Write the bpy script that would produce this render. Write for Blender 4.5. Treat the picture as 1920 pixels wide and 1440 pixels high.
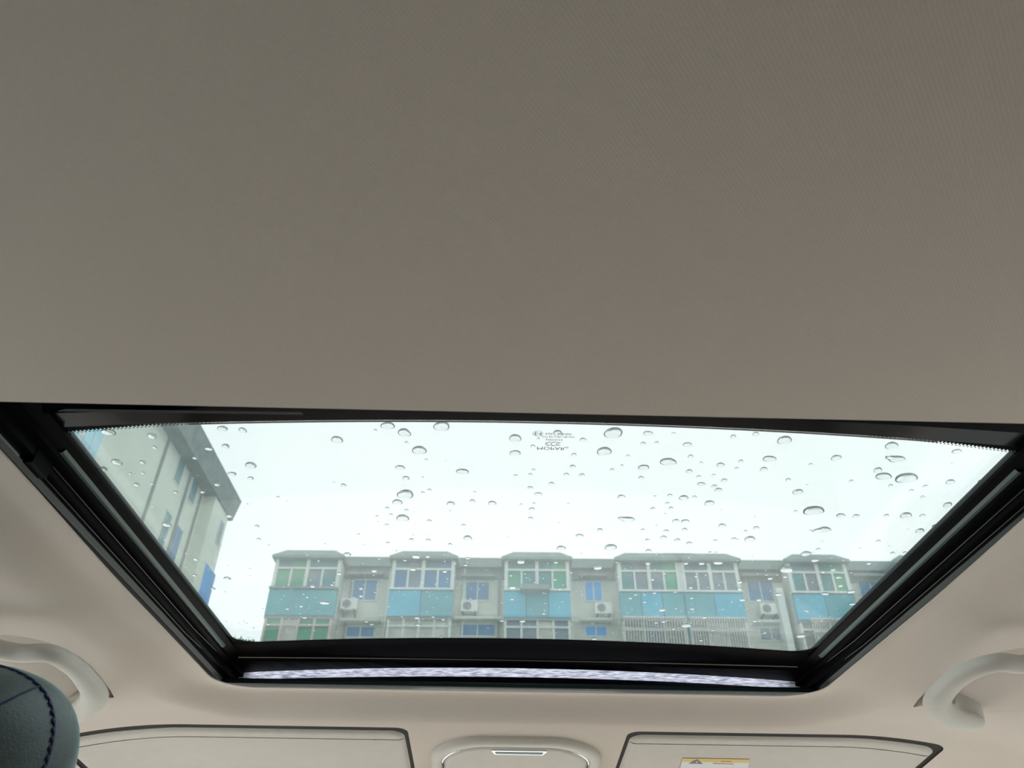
import bpy, bmesh, math, random
import numpy as np
from math import radians, cos, sin, tan, pi, sqrt
from mathutils import Vector, Matrix

for o in list(bpy.data.objects):
    bpy.data.objects.remove(o)
scene = bpy.context.scene
C = scene.collection
random.seed(7)
rng = np.random.default_rng(7)

# ------------------------------------------------------------------ camera
OZ = 1.25                                  # camera height above the ground
FPX = 1440.0
TH, PS, RO = radians(37.25), radians(0.95), radians(0.68)
cf = np.array([cos(TH) * sin(PS), cos(TH) * cos(PS), sin(TH)])
r0 = np.array([cos(PS), -sin(PS), 0.0])
u0 = np.cross(r0, cf)
cr = r0 * cos(RO) + u0 * sin(RO)
cu = u0 * cos(RO) - r0 * sin(RO)
cam = bpy.data.cameras.new('camera')
cam.sensor_width = 36.0
cam.lens = 36.0 * FPX / 1920.0
cam.clip_start = 0.01
cam.clip_end = 500
cam.dof.use_dof = True
cam.dof.focus_distance = 0.95
cam.dof.aperture_fstop = 13.0
cam_o = bpy.data.objects.new('camera', cam)
C.objects.link(cam_o)
mw = Matrix.Identity(4)
for i in range(3):
    mw[i][0], mw[i][1], mw[i][2] = cr[i], cu[i], -cf[i]
mw[2][3] = OZ
cam_o.matrix_world = mw
scene.camera = cam_o

# ------------------------------------------------------------------ sky and exposure
w = bpy.data.worlds.new('overcast_sky')
scene.world = w
w.use_nodes = True
wn, wl = w.node_tree.nodes, w.node_tree.links
bg = wn['Background']
tc = wn.new('ShaderNodeTexCoord')
nz = wn.new('ShaderNodeTexNoise')
nz.inputs['Scale'].default_value = 1.6
nz.inputs['Detail'].default_value = 3
rp = wn.new('ShaderNodeValToRGB')
rp.color_ramp.elements[0].position = 0.3
rp.color_ramp.elements[0].color = (0.84, 0.93, 0.93, 1)
rp.color_ramp.elements[1].position = 0.7
rp.color_ramp.elements[1].color = (1.0, 1.0, 1.0, 1)
wl.new(tc.outputs['Generated'], nz.inputs['Vector'])
wl.new(nz.outputs['Fac'], rp.inputs['Fac'])
wl.new(rp.outputs['Color'], bg.inputs['Color'])
bg.inputs['Strength'].default_value = 4.8
scene.view_settings.view_transform = 'Standard'
scene.view_settings.look = 'None'
scene.view_settings.gamma = 1
scene.view_settings.use_curve_mapping = False
scene.view_settings.exposure = 0.0


# ------------------------------------------------------------------ sight lines (positions relative to the camera)
def ray(px, py):
    return cf + cr * (px - 960) / FPX - cu * (py - 720) / FPX


def onz(px, py, z):
    d = ray(px, py)
    return d * z / d[2]


def ony(px, py, y):
    d = ray(px, py)
    return d * y / d[1]


def onx(px, py, x):
    d = ray(px, py)
    return d * x / d[0]


def sstep(a, b, v):
    t = np.clip((v - a) / (b - a), 0, 1)
    return t * t * (3 - 2 * t)


# ------------------------------------------------------------------ materials
MATS = {}


def mat(name, col, rough=0.6, metal=0.0, spec=0.5, var=0.0, vscale=30.0, bump=0.0, bscale=200.0, sheen=0.0,
        sheen_tint=(1, 1, 1), coat=0.0):
    m = bpy.data.materials.new(name)
    m.use_nodes = True
    n, l = m.node_tree.nodes, m.node_tree.links
    p = n['Principled BSDF']
    p.inputs['Roughness'].default_value = rough
    p.inputs['Metallic'].default_value = metal
    p.inputs['Specular IOR Level'].default_value = spec
    p.inputs['Sheen Weight'].default_value = sheen
    p.inputs['Sheen Roughness'].default_value = 0.3
    p.inputs['Sheen Tint'].default_value = (*sheen_tint, 1)
    p.inputs['Coat Weight'].default_value = coat
    t = n.new('ShaderNodeTexCoord')
    if var > 0:
        a = n.new('ShaderNodeTexNoise')
        a.inputs['Scale'].default_value = vscale
        a.inputs['Detail'].default_value = 4
        l.new(t.outputs['Object'], a.inputs['Vector'])
        r = n.new('ShaderNodeValToRGB')
        r.color_ramp.elements[0].position = 0.3
        r.color_ramp.elements[1].position = 0.7
        r.color_ramp.elements[0].color = (*[c * (1 - var) for c in col], 1)
        r.color_ramp.elements[1].color = (*[min(1, c * (1 + var)) for c in col], 1)
        l.new(a.outputs['Fac'], r.inputs['Fac'])
        l.new(r.outputs['Color'], p.inputs['Base Color'])
    else:
        p.inputs['Base Color'].default_value = (*col, 1)
    if bump > 0:
        a = n.new('ShaderNodeTexNoise')
        a.inputs['Scale'].default_value = bscale
        a.inputs['Detail'].default_value = 2
        l.new(t.outputs['Object'], a.inputs['Vector'])
        b = n.new('ShaderNodeBump')
        b.inputs['Strength'].default_value = bump
        b.inputs['Distance'].default_value = 0.001
        l.new(a.outputs['Fac'], b.inputs['Height'])
        l.new(b.outputs['Normal'], p.inputs['Normal'])
    MATS[name] = m
    return m


def fabric_material():
    m = bpy.data.materials.new('headliner_fabric')
    m.use_nodes = True
    n, l = m.node_tree.nodes, m.node_tree.links
    p = n['Principled BSDF']
    p.inputs['Roughness'].default_value = 0.95
    p.inputs['Specular IOR Level'].default_value = 0.1
    t = n.new('ShaderNodeTexCoord')
    a = n.new('ShaderNodeTexNoise')
    a.inputs['Scale'].default_value = 500
    l.new(t.outputs['Object'], a.inputs['Vector'])
    r = n.new('ShaderNodeValToRGB')
    r.color_ramp.elements[0].color = (0.665, 0.600, 0.552, 1)
    r.color_ramp.elements[1].color = (0.745, 0.675, 0.622, 1)
    l.new(a.outputs['Fac'], r.inputs['Fac'])
    l.new(r.outputs['Color'], p.inputs['Base Color'])
    mp = n.new('ShaderNodeMapping')
    mp.inputs['Rotation'].default_value = (0, 0, radians(38))
    l.new(t.outputs['Object'], mp.inputs['Vector'])
    wv = n.new('ShaderNodeTexWave')
    wv.inputs['Scale'].default_value = 160
    wv.inputs['Distortion'].default_value = 0.5
    wv.inputs['Detail'].default_value = 1
    l.new(mp.outputs['Vector'], wv.inputs['Vector'])
    b = n.new('ShaderNodeBump')
    b.inputs['Strength'].default_value = 0.13
    b.inputs['Distance'].default_value = 0.0004
    l.new(wv.outputs['Fac'], b.inputs['Height'])
    l.new(b.outputs['Normal'], p.inputs['Normal'])
    MATS['headliner'] = m


def glass_material(name, tint, rough=0.02, veil=0.0, spec=1.0):
    """thin pane: tinted see-through, a faint wet film that scatters daylight, a Fresnel reflection"""
    m = bpy.data.materials.new(name)
    m.use_nodes = True
    n, l = m.node_tree.nodes, m.node_tree.links
    n.remove(n['Principled BSDF'])
    out = n['Material Output']
    tr = n.new('ShaderNodeBsdfTransparent')
    tr.inputs['Color'].default_value = (*tint, 1)
    tl = n.new('ShaderNodeBsdfTranslucent')
    tl.inputs['Color'].default_value = (0.85, 0.97, 0.98, 1)
    m1 = n.new('ShaderNodeMixShader')
    m1.inputs['Fac'].default_value = veil
    l.new(tr.outputs[0], m1.inputs[1])
    l.new(tl.outputs[0], m1.inputs[2])
    gl = n.new('ShaderNodeBsdfGlossy')
    gl.inputs['Roughness'].default_value = rough
    fr = n.new('ShaderNodeFresnel')
    fr.inputs['IOR'].default_value = 1.45
    mu = n.new('ShaderNodeMath')
    mu.operation = 'MULTIPLY'
    mu.inputs[1].default_value = spec
    l.new(fr.outputs[0], mu.inputs[0])
    m2 = n.new('ShaderNodeMixShader')
    l.new(mu.outputs[0], m2.inputs['Fac'])
    l.new(m1.outputs[0], m2.inputs[1])
    l.new(gl.outputs[0], m2.inputs[2])
    l.new(m2.outputs[0], out.inputs['Surface'])
    MATS[name] = m


def water_material():
    m = bpy.data.materials.new('water')
    m.use_nodes = True
    n, l = m.node_tree.nodes, m.node_tree.links
    n.remove(n['Principled BSDF'])
    g = n.new('ShaderNodeBsdfGlass')
    g.inputs['IOR'].default_value = 1.33
    g.inputs['Roughness'].default_value = 0.0
    l.new(g.outputs[0], n['Material Output'].inputs['Surface'])
    MATS['water'] = m


def net_material():
    """fine white net of the wind deflector: daylight comes through it"""
    m = bpy.data.materials.new('deflector_net')
    m.use_nodes = True
    n, l = m.node_tree.nodes, m.node_tree.links
    n.remove(n['Principled BSDF'])
    t = n.new('ShaderNodeTexCoord')
    mp = n.new('ShaderNodeMapping')
    mp.inputs['Scale'].default_value = (0.16, 1, 1.6)
    l.new(t.outputs['Object'], mp.inputs['Vector'])
    a = n.new('ShaderNodeTexNoise')
    a.inputs['Scale'].default_value = 420
    a.inputs['Detail'].default_value = 3
    l.new(mp.outputs['Vector'], a.inputs['Vector'])
    r = n.new('ShaderNodeValToRGB')
    r.color_ramp.elements[0].position = 0.35
    r.color_ramp.elements[0].color = (0.13, 0.13, 0.18, 1)
    r.color_ramp.elements[1].position = 0.65
    r.color_ramp.elements[1].color = (0.42, 0.41, 0.48, 1)
    l.new(a.outputs['Fac'], r.inputs['Fac'])
    tl = n.new('ShaderNodeBsdfTranslucent')
    df = n.new('ShaderNodeBsdfDiffuse')
    l.new(r.outputs['Color'], tl.inputs['Color'])
    l.new(r.outputs['Color'], df.inputs['Color'])
    mx = n.new('ShaderNodeMixShader')
    mx.inputs['Fac'].default_value = 0.15
    l.new(tl.outputs[0], mx.inputs[1])
    l.new(df.outputs[0], mx.inputs[2])
    l.new(mx.outputs[0], n['Material Output'].inputs['Surface'])
    MATS['net'] = m


fabric_material()
glass_material('sunroof_glass', (0.482, 0.503, 0.500), veil=0.038, spec=0.25)
water_material()
net_material()
mat('frit', (0.002, 0.002, 0.003), 0.5, spec=0.05)
mat('black_plastic', (0.002, 0.002, 0.003), 0.5, spec=0.05)
mat('gloss_black', (0.002, 0.003, 0.006), 0.10, spec=0.08)
mat('rubber_green', (0.018, 0.030, 0.029), 0.45, bump=0.2, bscale=300)
mat('guide_teal', (0.085, 0.135, 0.135), 0.35)
mat('ridge_metal', (0.16, 0.15, 0.15), 0.3, metal=0.6)
mat('print_grey', (0.10, 0.11, 0.11), 0.6)
mat('trim_plastic', (0.61, 0.585, 0.55), 0.55, var=0.02, vscale=60, bump=0.1, bscale=900)
mat('visor_vinyl', (0.62, 0.585, 0.55), 0.7, var=0.02, vscale=40, bump=0.15, bscale=700)
mat('console_plastic', (0.61, 0.575, 0.54), 0.5, var=0.02, vscale=60)
mat('chrome', (0.75, 0.82, 0.84), 0.12, metal=1.0)
mat('recess_plastic', (0.03, 0.028, 0.026), 0.9)  # shade of the visor gaps, painted as a dark colour
mat('dark_gap', (0.012, 0.011, 0.012), 0.8)
mat('sticker_yellow', (0.72, 0.50, 0.12), 0.5)
mat('sticker_white', (0.72, 0.76, 0.78), 0.5)
mat('sticker_grey', (0.16, 0.16, 0.18), 0.6)
mat('sticker_orange', (0.55, 0.32, 0.10), 0.6)
mat('leather', (0.022, 0.044, 0.049), 0.5, spec=1.0, bump=0.3, bscale=450, var=0.2, vscale=200, sheen=1.0, sheen_tint=(0.55, 0.9, 0.9))
mat('stitch_blue', (0.006, 0.016, 0.075), 0.6)
mat('rear_leather', (0.10, 0.09, 0.08), 0.6)
mat('hedge_green', (0.06, 0.10, 0.06), 0.9, var=0.3, vscale=4)
mat('door_beige', (0.65, 0.59, 0.53), 0.8, var=0.04)
mat('carpet', (0.55, 0.50, 0.45), 0.95, var=0.2)
mat('asphalt', (0.38, 0.38, 0.37), 0.5, var=0.25, vscale=2)
mat('plaster', (0.607, 0.620, 0.554), 0.9, var=0.10, vscale=0.6)
mat('plaster_cream', (0.686, 0.739, 0.647), 0.9, var=0.06, vscale=0.4)
mat('plaster_grey', (0.264, 0.304, 0.290), 0.9, var=0.12, vscale=0.8)
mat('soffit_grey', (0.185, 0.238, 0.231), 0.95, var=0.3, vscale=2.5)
mat('bay_roof', (0.224, 0.290, 0.284), 0.8, var=0.12, vscale=1.2)
mat('panel_blue', (0.066, 0.409, 0.581), 0.6, var=0.10, vscale=0.9)
mat('panel_teal', (0.079, 0.343, 0.409), 0.6, var=0.12, vscale=0.9)
mat('frame_white', (0.660, 0.700, 0.673), 0.6)
mat('frame_pink', (0.660, 0.528, 0.475), 0.7)
mat('pane_green', (0.066, 0.317, 0.198), 0.25, var=0.2, vscale=0.8)
mat('pane_blue', (0.040, 0.172, 0.370), 0.25, var=0.2, vscale=0.8)
mat('pane_teal', (0.066, 0.224, 0.251), 0.25, var=0.2, vscale=0.8)
mat('pane_grey', (0.158, 0.211, 0.264), 0.3, var=0.2, vscale=0.8)
mat('pane_bright_blue', (0.026, 0.317, 0.800), 0.3, var=0.15, vscale=0.8)
mat('pane_sky', (0.330, 0.660, 0.800), 0.2, var=0.1, vscale=0.8)
mat('curtain', (0.554, 0.554, 0.502), 0.9, var=0.2, vscale=2)
mat('grille_metal', (0.594, 0.594, 0.554), 0.6)
mat('recess_dark', (0.290, 0.290, 0.264), 0.9, var=0.2, vscale=1)
mat('ac_white', (0.726, 0.752, 0.713), 0.6)
mat('ac_dark', (0.05, 0.055, 0.055), 0.7)
mat('pipe_grey', (0.25, 0.28, 0.27), 0.7)
mat('leaf_green', (0.07, 0.20, 0.08), 0.8, var=0.3, vscale=3)
mat('bark', (0.10, 0.07, 0.05), 0.9)


# ------------------------------------------------------------------ mesh helpers
class MB:
    def __init__(self):
        self.v, self.f = [], []

    def add(self, vs, fs):
        b = len(self.v)
        self.v += [tuple(float(c) for c in p) for p in vs]
        self.f += [tuple(b + i for i in q) for q in fs]
        return self

    def box(self, x0, x1, y0, y1, z0, z1):
        return self.add([(x0, y0, z0), (x1, y0, z0), (x1, y1, z0), (x0, y1, z0),
                         (x0, y0, z1), (x1, y0, z1), (x1, y1, z1), (x0, y1, z1)],
                        [(0, 3, 2, 1), (4, 5, 6, 7), (0, 1, 5, 4), (1, 2, 6, 5), (2, 3, 7, 6), (3, 0, 4, 7)])

    def tube(self, pts, rad, seg=8, caps=True, flat=1.0, up=(0, 0, 1)):
        pts = [Vector(p) for p in pts]
        n = len(pts)
        rs = rad if isinstance(rad, (list, tuple)) else [rad] * n
        vs, fs = [], []
        for i, p in enumerate(pts):
            t = (pts[min(i + 1, n - 1)] - pts[max(i - 1, 0)]).normalized()
            a = t.cross(Vector(up))
            if a.length < 1e-4:
                a = t.cross(Vector((1, 0, 0)))
            a.normalize()
            b = a.cross(t).normalized()
            for k in range(seg):
                q = 2 * pi * k / seg
                vs.append(p + a * (cos(q) * rs[i]) + b * (sin(q) * rs[i] * flat))
        for i in range(n - 1):
            for k in range(seg):
                k2 = (k + 1) % seg
                fs.append((i * seg + k, i * seg + k2, (i + 1) * seg + k2, (i + 1) * seg + k))
        if caps:
            fs.append(tuple(range(seg))[::-1])
            fs.append(tuple((n - 1) * seg + k for k in range(seg)))
        return self.add(vs, fs)

    def loft(self, rows, close=False):
        """rows of equal length -> quad sheet"""
        m = len(rows[0])
        vs = [p for r in rows for p in r]
        fs = []
        for i in range(len(rows) - 1):
            for k in range(m if close else m - 1):
                k2 = (k + 1) % m
                fs.append((i * m + k, i * m + k2, (i + 1) * m + k2, (i + 1) * m + k))
        return self.add(vs, fs)

    def build(self, name, material, parent=None, smooth=False, origin=None):
        org = Vector(origin) if origin is not None else Vector((0, 0, 0))
        me = bpy.data.meshes.new(name)
        me.from_pydata([tuple(Vector(v) - org) for v in self.v], [], self.f)
        me.update()
        if smooth:
            me.shade_smooth()
        me.materials.append(MATS[material])
        o = bpy.data.objects.new(name, me)
        C.objects.link(o)
        if parent is not None:
            o.parent = parent
            o.matrix_parent_inverse = Matrix.Identity(4)
        elif origin is not None:
            o.location = org
        return o


def fix_normals(o):
    bm = bmesh.new()
    bm.from_mesh(o.data)
    bmesh.ops.recalc_face_normals(bm, faces=bm.faces)
    bm.to_mesh(o.data)
    bm.free()
    return o


def thing(name, label, cat, loc, group=None, rotz=0.0):
    o = bpy.data.objects.new(name, None)
    C.objects.link(o)
    o.location = loc
    o.rotation_euler = (0, 0, rotz)
    o.empty_display_size = 0.05
    o['label'] = label
    o['category'] = cat
    if group:
        o['group'] = group
    return o


def tag(o, label, cat, group=None, kind=None):
    o['label'] = label
    o['category'] = cat
    if group:
        o['group'] = group
    if kind:
        o['kind'] = kind
    return o


def struct(o):
    o['kind'] = 'structure'
    return o


# every car part is written in coordinates relative to the camera; CAR is the shift to the world
CAR = Vector((0, 0, OZ))
XC = 0.036                                  # centre line of the car


def rrect(x0, x1, y0, y1, r, seg=8):
    """rounded rectangle polyline; r = single radius or four (front-left, front-right, rear-right, rear-left)"""
    rr = r if isinstance(r, (tuple, list)) else (r, r, r, r)
    pts = []
    for (cx, cy, a0, q) in ((x0, y1, 180, rr[0]), (x1, y1, 90, rr[1]), (x1, y0, 0, rr[2]), (x0, y0, -90, rr[3])):
        ccx = cx + q if cx == x0 else cx - q
        ccy = cy + q if cy == y0 else cy - q
        for k in range(seg + 1):
            a = radians(a0 - 90 * k / seg)
            pts.append((ccx + q * cos(a), ccy + q * sin(a)))
    return pts


def dense(P, step=0.012):
    """the closed polyline with extra points on its long edges"""
    out = []
    for (ax, ay), (bx, by) in zip(P, P[1:] + P[:1]):
        n = max(1, int(math.hypot(bx - ax, by - ay) / step))
        out += [(ax + (bx - ax) * k / n, ay + (by - ay) * k / n) for k in range(n)]
    return out


def poly_sdf(P, X, Y):
    """signed distance to a closed polygon, negative inside"""
    P = np.array(P, float)
    Q = np.roll(P, -1, axis=0)
    x, y = X.ravel(), Y.ravel()
    best = np.full(x.shape, 1e9)
    ins = np.zeros(x.shape, bool)
    for (ax, ay), (bx, by) in zip(P, Q):
        dx, dy = bx - ax, by - ay
        L = dx * dx + dy * dy
        if L < 1e-14:
            continue
        t = np.clip(((x - ax) * dx + (y - ay) * dy) / L, 0, 1)
        best = np.minimum(best, (x - ax - t * dx) ** 2 + (y - ay - t * dy) ** 2)
        c = (ay > y) != (by > y)
        with np.errstate(divide='ignore', invalid='ignore'):
            ins ^= c & (x < (bx - ax) * (y - ay) / (by - ay if by != ay else 1e-12) + ax)
    d = np.sqrt(best)
    return np.where(ins, -d, d).reshape(X.shape)


def clip_sheet(mb, xs, ys, sdf, zf):
    """height sheet over the grid where sdf > 0, its rim cut exactly on the contour"""
    X, Y = np.meshgrid(xs, ys, indexing='ij')
    D = sdf(X, Y)
    Z = zf(X, Y)
    nx, ny = X.shape
    idx = -np.ones((nx, ny), int)
    keep = D > 0
    base = len(mb.v)
    sel = np.argwhere(keep)
    for k, (i, j) in enumerate(sel):
        idx[i, j] = base + k
    mb.v += [(float(X[i, j]), float(Y[i, j]), float(Z[i, j])) for i, j in sel]
    ecache = {}

    def cut(a, b):
        key = (min(a, b), max(a, b))
        if key not in ecache:
            da, db = D[a], D[b]
            t = da / (da - db)
            x = X[a] + (X[b] - X[a]) * t
            y = Y[a] + (Y[b] - Y[a]) * t
            ecache[key] = len(mb.v)
            mb.v.append((float(x), float(y), float(zf(np.array([x]), np.array([y]))[0])))
        return ecache[key]
    cnt = keep[:-1, :-1].astype(int) + keep[1:, :-1] + keep[1:, 1:] + keep[:-1, 1:]
    for i, j in np.argwhere(cnt > 0):
        cs = [(i, j), (i, j + 1), (i + 1, j + 1), (i + 1, j)]     # faces point down into the cabin
        if cnt[i, j] == 4:
            mb.f.append(tuple(int(idx[c]) for c in cs))
            continue
        poly = []
        for k in range(4):
            a, b = cs[k], cs[(k + 1) % 4]
            if keep[a]:
                poly.append(int(idx[a]))
            if keep[a] != keep[b]:
                poly.append(cut(a, b))
        if len(poly) >= 3:
            mb.f.append(tuple(poly))


# ------------------------------------------------------------------ headliner (the ceiling of the cabin)
XL, XR, YR, YF = -0.394, 0.463, 0.455, 1.144   # the opening for the sunroof
H = 0.32                                      # headliner above the camera
OPEN = rrect(XL, XR, YR, YF, (0.055, 0.055, 0.004, 0.004), 10)
VIS_L = rrect(-0.662, -0.132, 1.2455, 1.46, 0.018, 6)
VIS_R = rrect(0.204, 0.689, 1.2455, 1.46, 0.018, 6)


def hz(x, y):
    dx = np.maximum(np.maximum(XL + 0.05 - x, x - XR + 0.05), 0)
    dy = np.maximum(y - YF + 0.05, 0)
    d = np.maximum(np.sqrt(dx * dx + dy * dy) - 0.05, 0)
    fall = sstep(0.018, 0.082, d)          # flat lip, then a soft step down to the main surface
    z = H - 0.026 * fall * sstep(0.15, 0.5, y)
    z = z - 0.005 * (1 - np.clip(d / 0.034, 0, 1)) ** 1.3 * sstep(0.5, 0.8, y)     # the lip hangs a little at the very edge
    s = np.maximum(np.abs(x - XC) - 0.50, 0)
    z = z - (1.0 - 0.4 * sstep(1.0, 1.22, y)) * s * s
    f = np.maximum(y - 1.19, 0)
    z = z - 0.13 * np.sqrt(f * f + 0.0002) + 0.13 * sqrt(0.0002)
    f2 = np.maximum(y - 1.40, 0)
    z = z - 2.0 * f2 * f2
    r = np.maximum(-0.1 - y, 0)
    return z - 0.08 * r * r


def surf(px, py, lift=0.0):
    z = 0.3
    for _ in range(40):
        p = onz(px, py, z)
        z = 0.5 * z + 0.5 * (float(hz(np.array([p[0]]), np.array([p[1]]))[0]) + lift)
    return onz(px, py, z)


hp_r = [surf(*p)[:2] for p in ((1711, 1327), (1722, 1311), (1734, 1299), (1752, 1283), (1770, 1268), (1790, 1254), (1810, 1243),
                               (1842, 1231), (1879, 1221), (1920, 1214))]
hp_r += [(0.66, 0.76), (0.685, 0.80), (0.685, 1.04), (0.66, 1.075), (0.60, 1.065)]
hp_l = [surf(*p)[:2] for p in ((216, 1312), (207, 1294), (190, 1271), (170, 1247), (150, 1231), (125, 1217), (95, 1206),
                               (60, 1197), (30, 1192), (0, 1190))]
hp_l += [(-0.60, 0.79), (-0.62, 0.82), (-0.62, 1.06), (-0.59, 1.10), (-0.54, 1.085)]
HANDLE_POCKETS = [hp_l, hp_r]


def ceil_sdf(X, Y):
    d = poly_sdf(OPEN, X, Y)
    for P in (VIS_L, VIS_R, *HANDLE_POCKETS):
        d = np.minimum(d, poly_sdf(P, X, Y))
    return d


mb = MB()
ys = np.concatenate([np.arange(-0.85, 0.40, 0.02), np.arange(0.40, 1.56, 0.0055)])
clip_sheet(mb, np.arange(XC - 0.80, XC + 0.8001, 0.006), ys, ceil_sdf, hz)
nv = len(mb.v)


def wall_ring(P, z0f, z1f, inset=0.0, close=True):
    P = np.array(dense([tuple(q) for q in P], 0.006), float)
    c = P.mean(axis=0)
    a = [(x, y, float(z0f(np.array([x]), np.array([y]))[0])) for x, y in P]
    b = []
    for x, y in P:
        v = c - (x, y)
        v = v / (np.linalg.norm(v) + 1e-9) * inset
        b.append((x + v[0], y + v[1], float(z1f(np.array([x]), np.array([y]))[0])))
    return a, b


# turned-up edge round the opening: a small roll, then a short upright flange
edge = MB()
rows = []
for (out, up) in ((0.0, 0.0), (-0.0006, 0.0002), (-0.0009, 0.0007), (-0.0006, 0.0013), (0.004, 0.0018)):
    pl = [(x + out * ((x > XC) - (x < XC)) * (1 if abs(x - XC) > 0.38 else 0), y + (out if y > YF - 0.03 else 0)) for x, y in dense(OPEN, 0.006)]
    rows.append([(x, y, float(hz(np.array([x]), np.array([y]))[0]) + up) for x, y in pl])
mb.loft(rows, close=True)
ceiling = mb.build('ceiling', 'headliner', smooth=True)
ceiling.location = CAR
struct(ceiling)
ceiling.data.set_sharp_from_angle(angle=radians(50))

# recesses behind the grab handles and the visors; visor ones painted dark as gap shade
def recess(P, depth, n):
    m = MB()
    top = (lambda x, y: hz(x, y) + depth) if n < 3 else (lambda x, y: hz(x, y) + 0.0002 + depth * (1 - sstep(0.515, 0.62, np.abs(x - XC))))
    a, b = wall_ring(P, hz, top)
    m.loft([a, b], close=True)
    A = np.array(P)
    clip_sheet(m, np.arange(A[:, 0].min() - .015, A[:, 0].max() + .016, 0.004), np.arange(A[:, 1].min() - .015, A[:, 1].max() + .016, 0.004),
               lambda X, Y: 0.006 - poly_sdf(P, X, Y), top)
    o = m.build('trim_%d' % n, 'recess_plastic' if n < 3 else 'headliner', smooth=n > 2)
    o.data.set_sharp_from_angle(angle=radians(40))
    o.location = CAR
    struct(o)


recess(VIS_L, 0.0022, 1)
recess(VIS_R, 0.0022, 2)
recess(hp_l, 0.045, 3)
recess(hp_r, 0.045, 4)

# ------------------------------------------------------------------ rest of the cabin shell (gives the daylight its window openings)
mb = MB()
mb.box(-0.80, 0.87, -1.3, 2.2, -0.98, -0.95)
mb.box(-0.10, 0.17, 0.30, 1.5, -0.95, -0.40)  # unseen pale armrest and cushion blocks, added to bounce light upward
mb.box(0.22, 0.70, 0.55, 1.15, -0.95, -0.52)
mb.box(-0.65, -0.15, 0.80, 1.25, -0.95, -0.52)
struct(mb.build('floor', 'carpet')).location = CAR
for side, s in (('left', -1), ('right', 1)):
    mb = MB()
    xo = XC + s * 0.76

    def bar(p, q, t, mb=mb):
        mb.tube([p, q], t, 6)
    mb.box(min(xo, xo + s * 0.06), max(xo, xo + s * 0.06), -1.3, 2.0, -0.95, -0.14)
    zt = float(hz(np.array([xo + s * 0.03]), np.array([0.5]))[0])
    bar((XC + s * 0.79, -0.85, zt), (XC + s * 0.79, 1.50, zt - 0.05), 0.025)
    bar((XC + s * 0.765, 0.12, zt), (xo, 0.16, -0.14), 0.09)
    bar((XC + s * 0.725, 1.48, zt - 0.03), (xo, 2.0, -0.14), 0.045)
    mb.box(min(xo, xo + s * 0.04), max(xo, xo + s * 0.04), -1.3, -0.08 if s < 0 else 0.05, -0.14, zt)  # rear side windows closed off to dim the rear headliner
    struct(mb.build('wall_' + side, 'door_beige')).location = CAR
mb = MB()
mb.box(-0.75, 0.82, -1.36, -1.25, -0.95, 0.30)  # rear window closed off as well, for a darker rear cabin
mb.box(-0.70, 0.77, -1.2, -0.15, -0.95, -0.50)  # unseen dark rear bench, added to dim the headliner above it
mb.box(-0.70, 0.77, -0.75, -0.45, -0.50, 0.02)
struct(mb.build('wall_rear', 'rear_leather')).location = CAR
mb = MB()
mb.box(-0.72, 0.79, 1.7, 2.2, -0.95, -0.22)
struct(mb.build('wall_front', 'carpet')).location = CAR
mb = MB()
mb.box(-120, 120, -120, 120, -0.06, 0)
struct(mb.build('ground', 'asphalt'))
mb = MB()
mb.box(3.6, 4.2, -12, 4, 0, 1.9)  # unseen block added outside to darken the right side of the cabin
struct(mb.build('wall_yard', 'hedge_green'))


# ------------------------------------------------------------------ sunroof
HALF = 0.405
GX = 0.039


def gz(x):
    return 0.355 + 0.013 * (1 - ((x - GX) / HALF) ** 2)


panel = thing('sunroof', 'closed glass sunroof wet with rain, in a black ribbed frame', 'sunroof', (GX, 0.8, OZ + 0.355))


def car_part(mb, name, material, parent, smooth=False):
    """geometry given relative to the camera, stored relative to its parent"""
    off = Vector((0, 0, 0))
    p = parent
    while p is not None:
        off += p.location
        p = p.parent
    o = mb.build(name, material, parent, smooth, origin=off - CAR)
    return o


def front_y(x):
    return 1.108 + 0.038 * (1 - ((x - GX) / 0.43) ** 2)


# the pane
mb = MB()
xs = np.linspace(GX - 0.44, GX + 0.44, 33)
for up in (0.0, 0.004):
    mb.loft([[(x, 0.50, gz(x) + up) for x in xs], [(x, front_y(x), gz(x) + up) for x in xs]])
n2 = len(xs) * 2
rim = []
for k in range(len(xs) - 1):
    rim.append((k, k + 1, n2 + k + 1, n2 + k))
    rim.append((len(xs) + k, len(xs) + k + 1, n2 + len(xs) + k + 1, n2 + len(xs) + k))
rim.append((0, len(xs), n2 + len(xs), n2))
rim.append((len(xs) - 1, n2 - 1, 2 * n2 - 1, n2 + len(xs) - 1))
mb.f += rim
pane = fix_normals(car_part(mb, 'glass_pane', 'sunroof_glass', panel, True))
pane.data.set_sharp_from_angle(angle=radians(40))

# ceramic border printed on the underside: solid band, then rows of dots
INN = rrect(-0.3655, 0.4435, 0.545, 1.072, (0.040, 0.040, 0.004, 0.004), 8)
INN[27:27] = [(x, 0.524 + 0.021 * ((x - GX) / 0.40) ** 2) for x in np.linspace(0.42, -0.34, 24)]


def resample(P, step):
    P = [Vector((a, b)) for a, b in P]
    P.append(P[0])
    out, acc = [], 0.0
    for a, b in zip(P[:-1], P[1:]):
        L = (b - a).length
        if L < 1e-9:
            continue
        t = -acc
        while t + step <= L:
            t += step
            q = a + (b - a) * (t / L)
            nrm = Vector(((b - a).y, -(b - a).x)).normalized()     # to the inside for this winding
            out.append((q, nrm))
        acc = L - t
    return out


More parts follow.
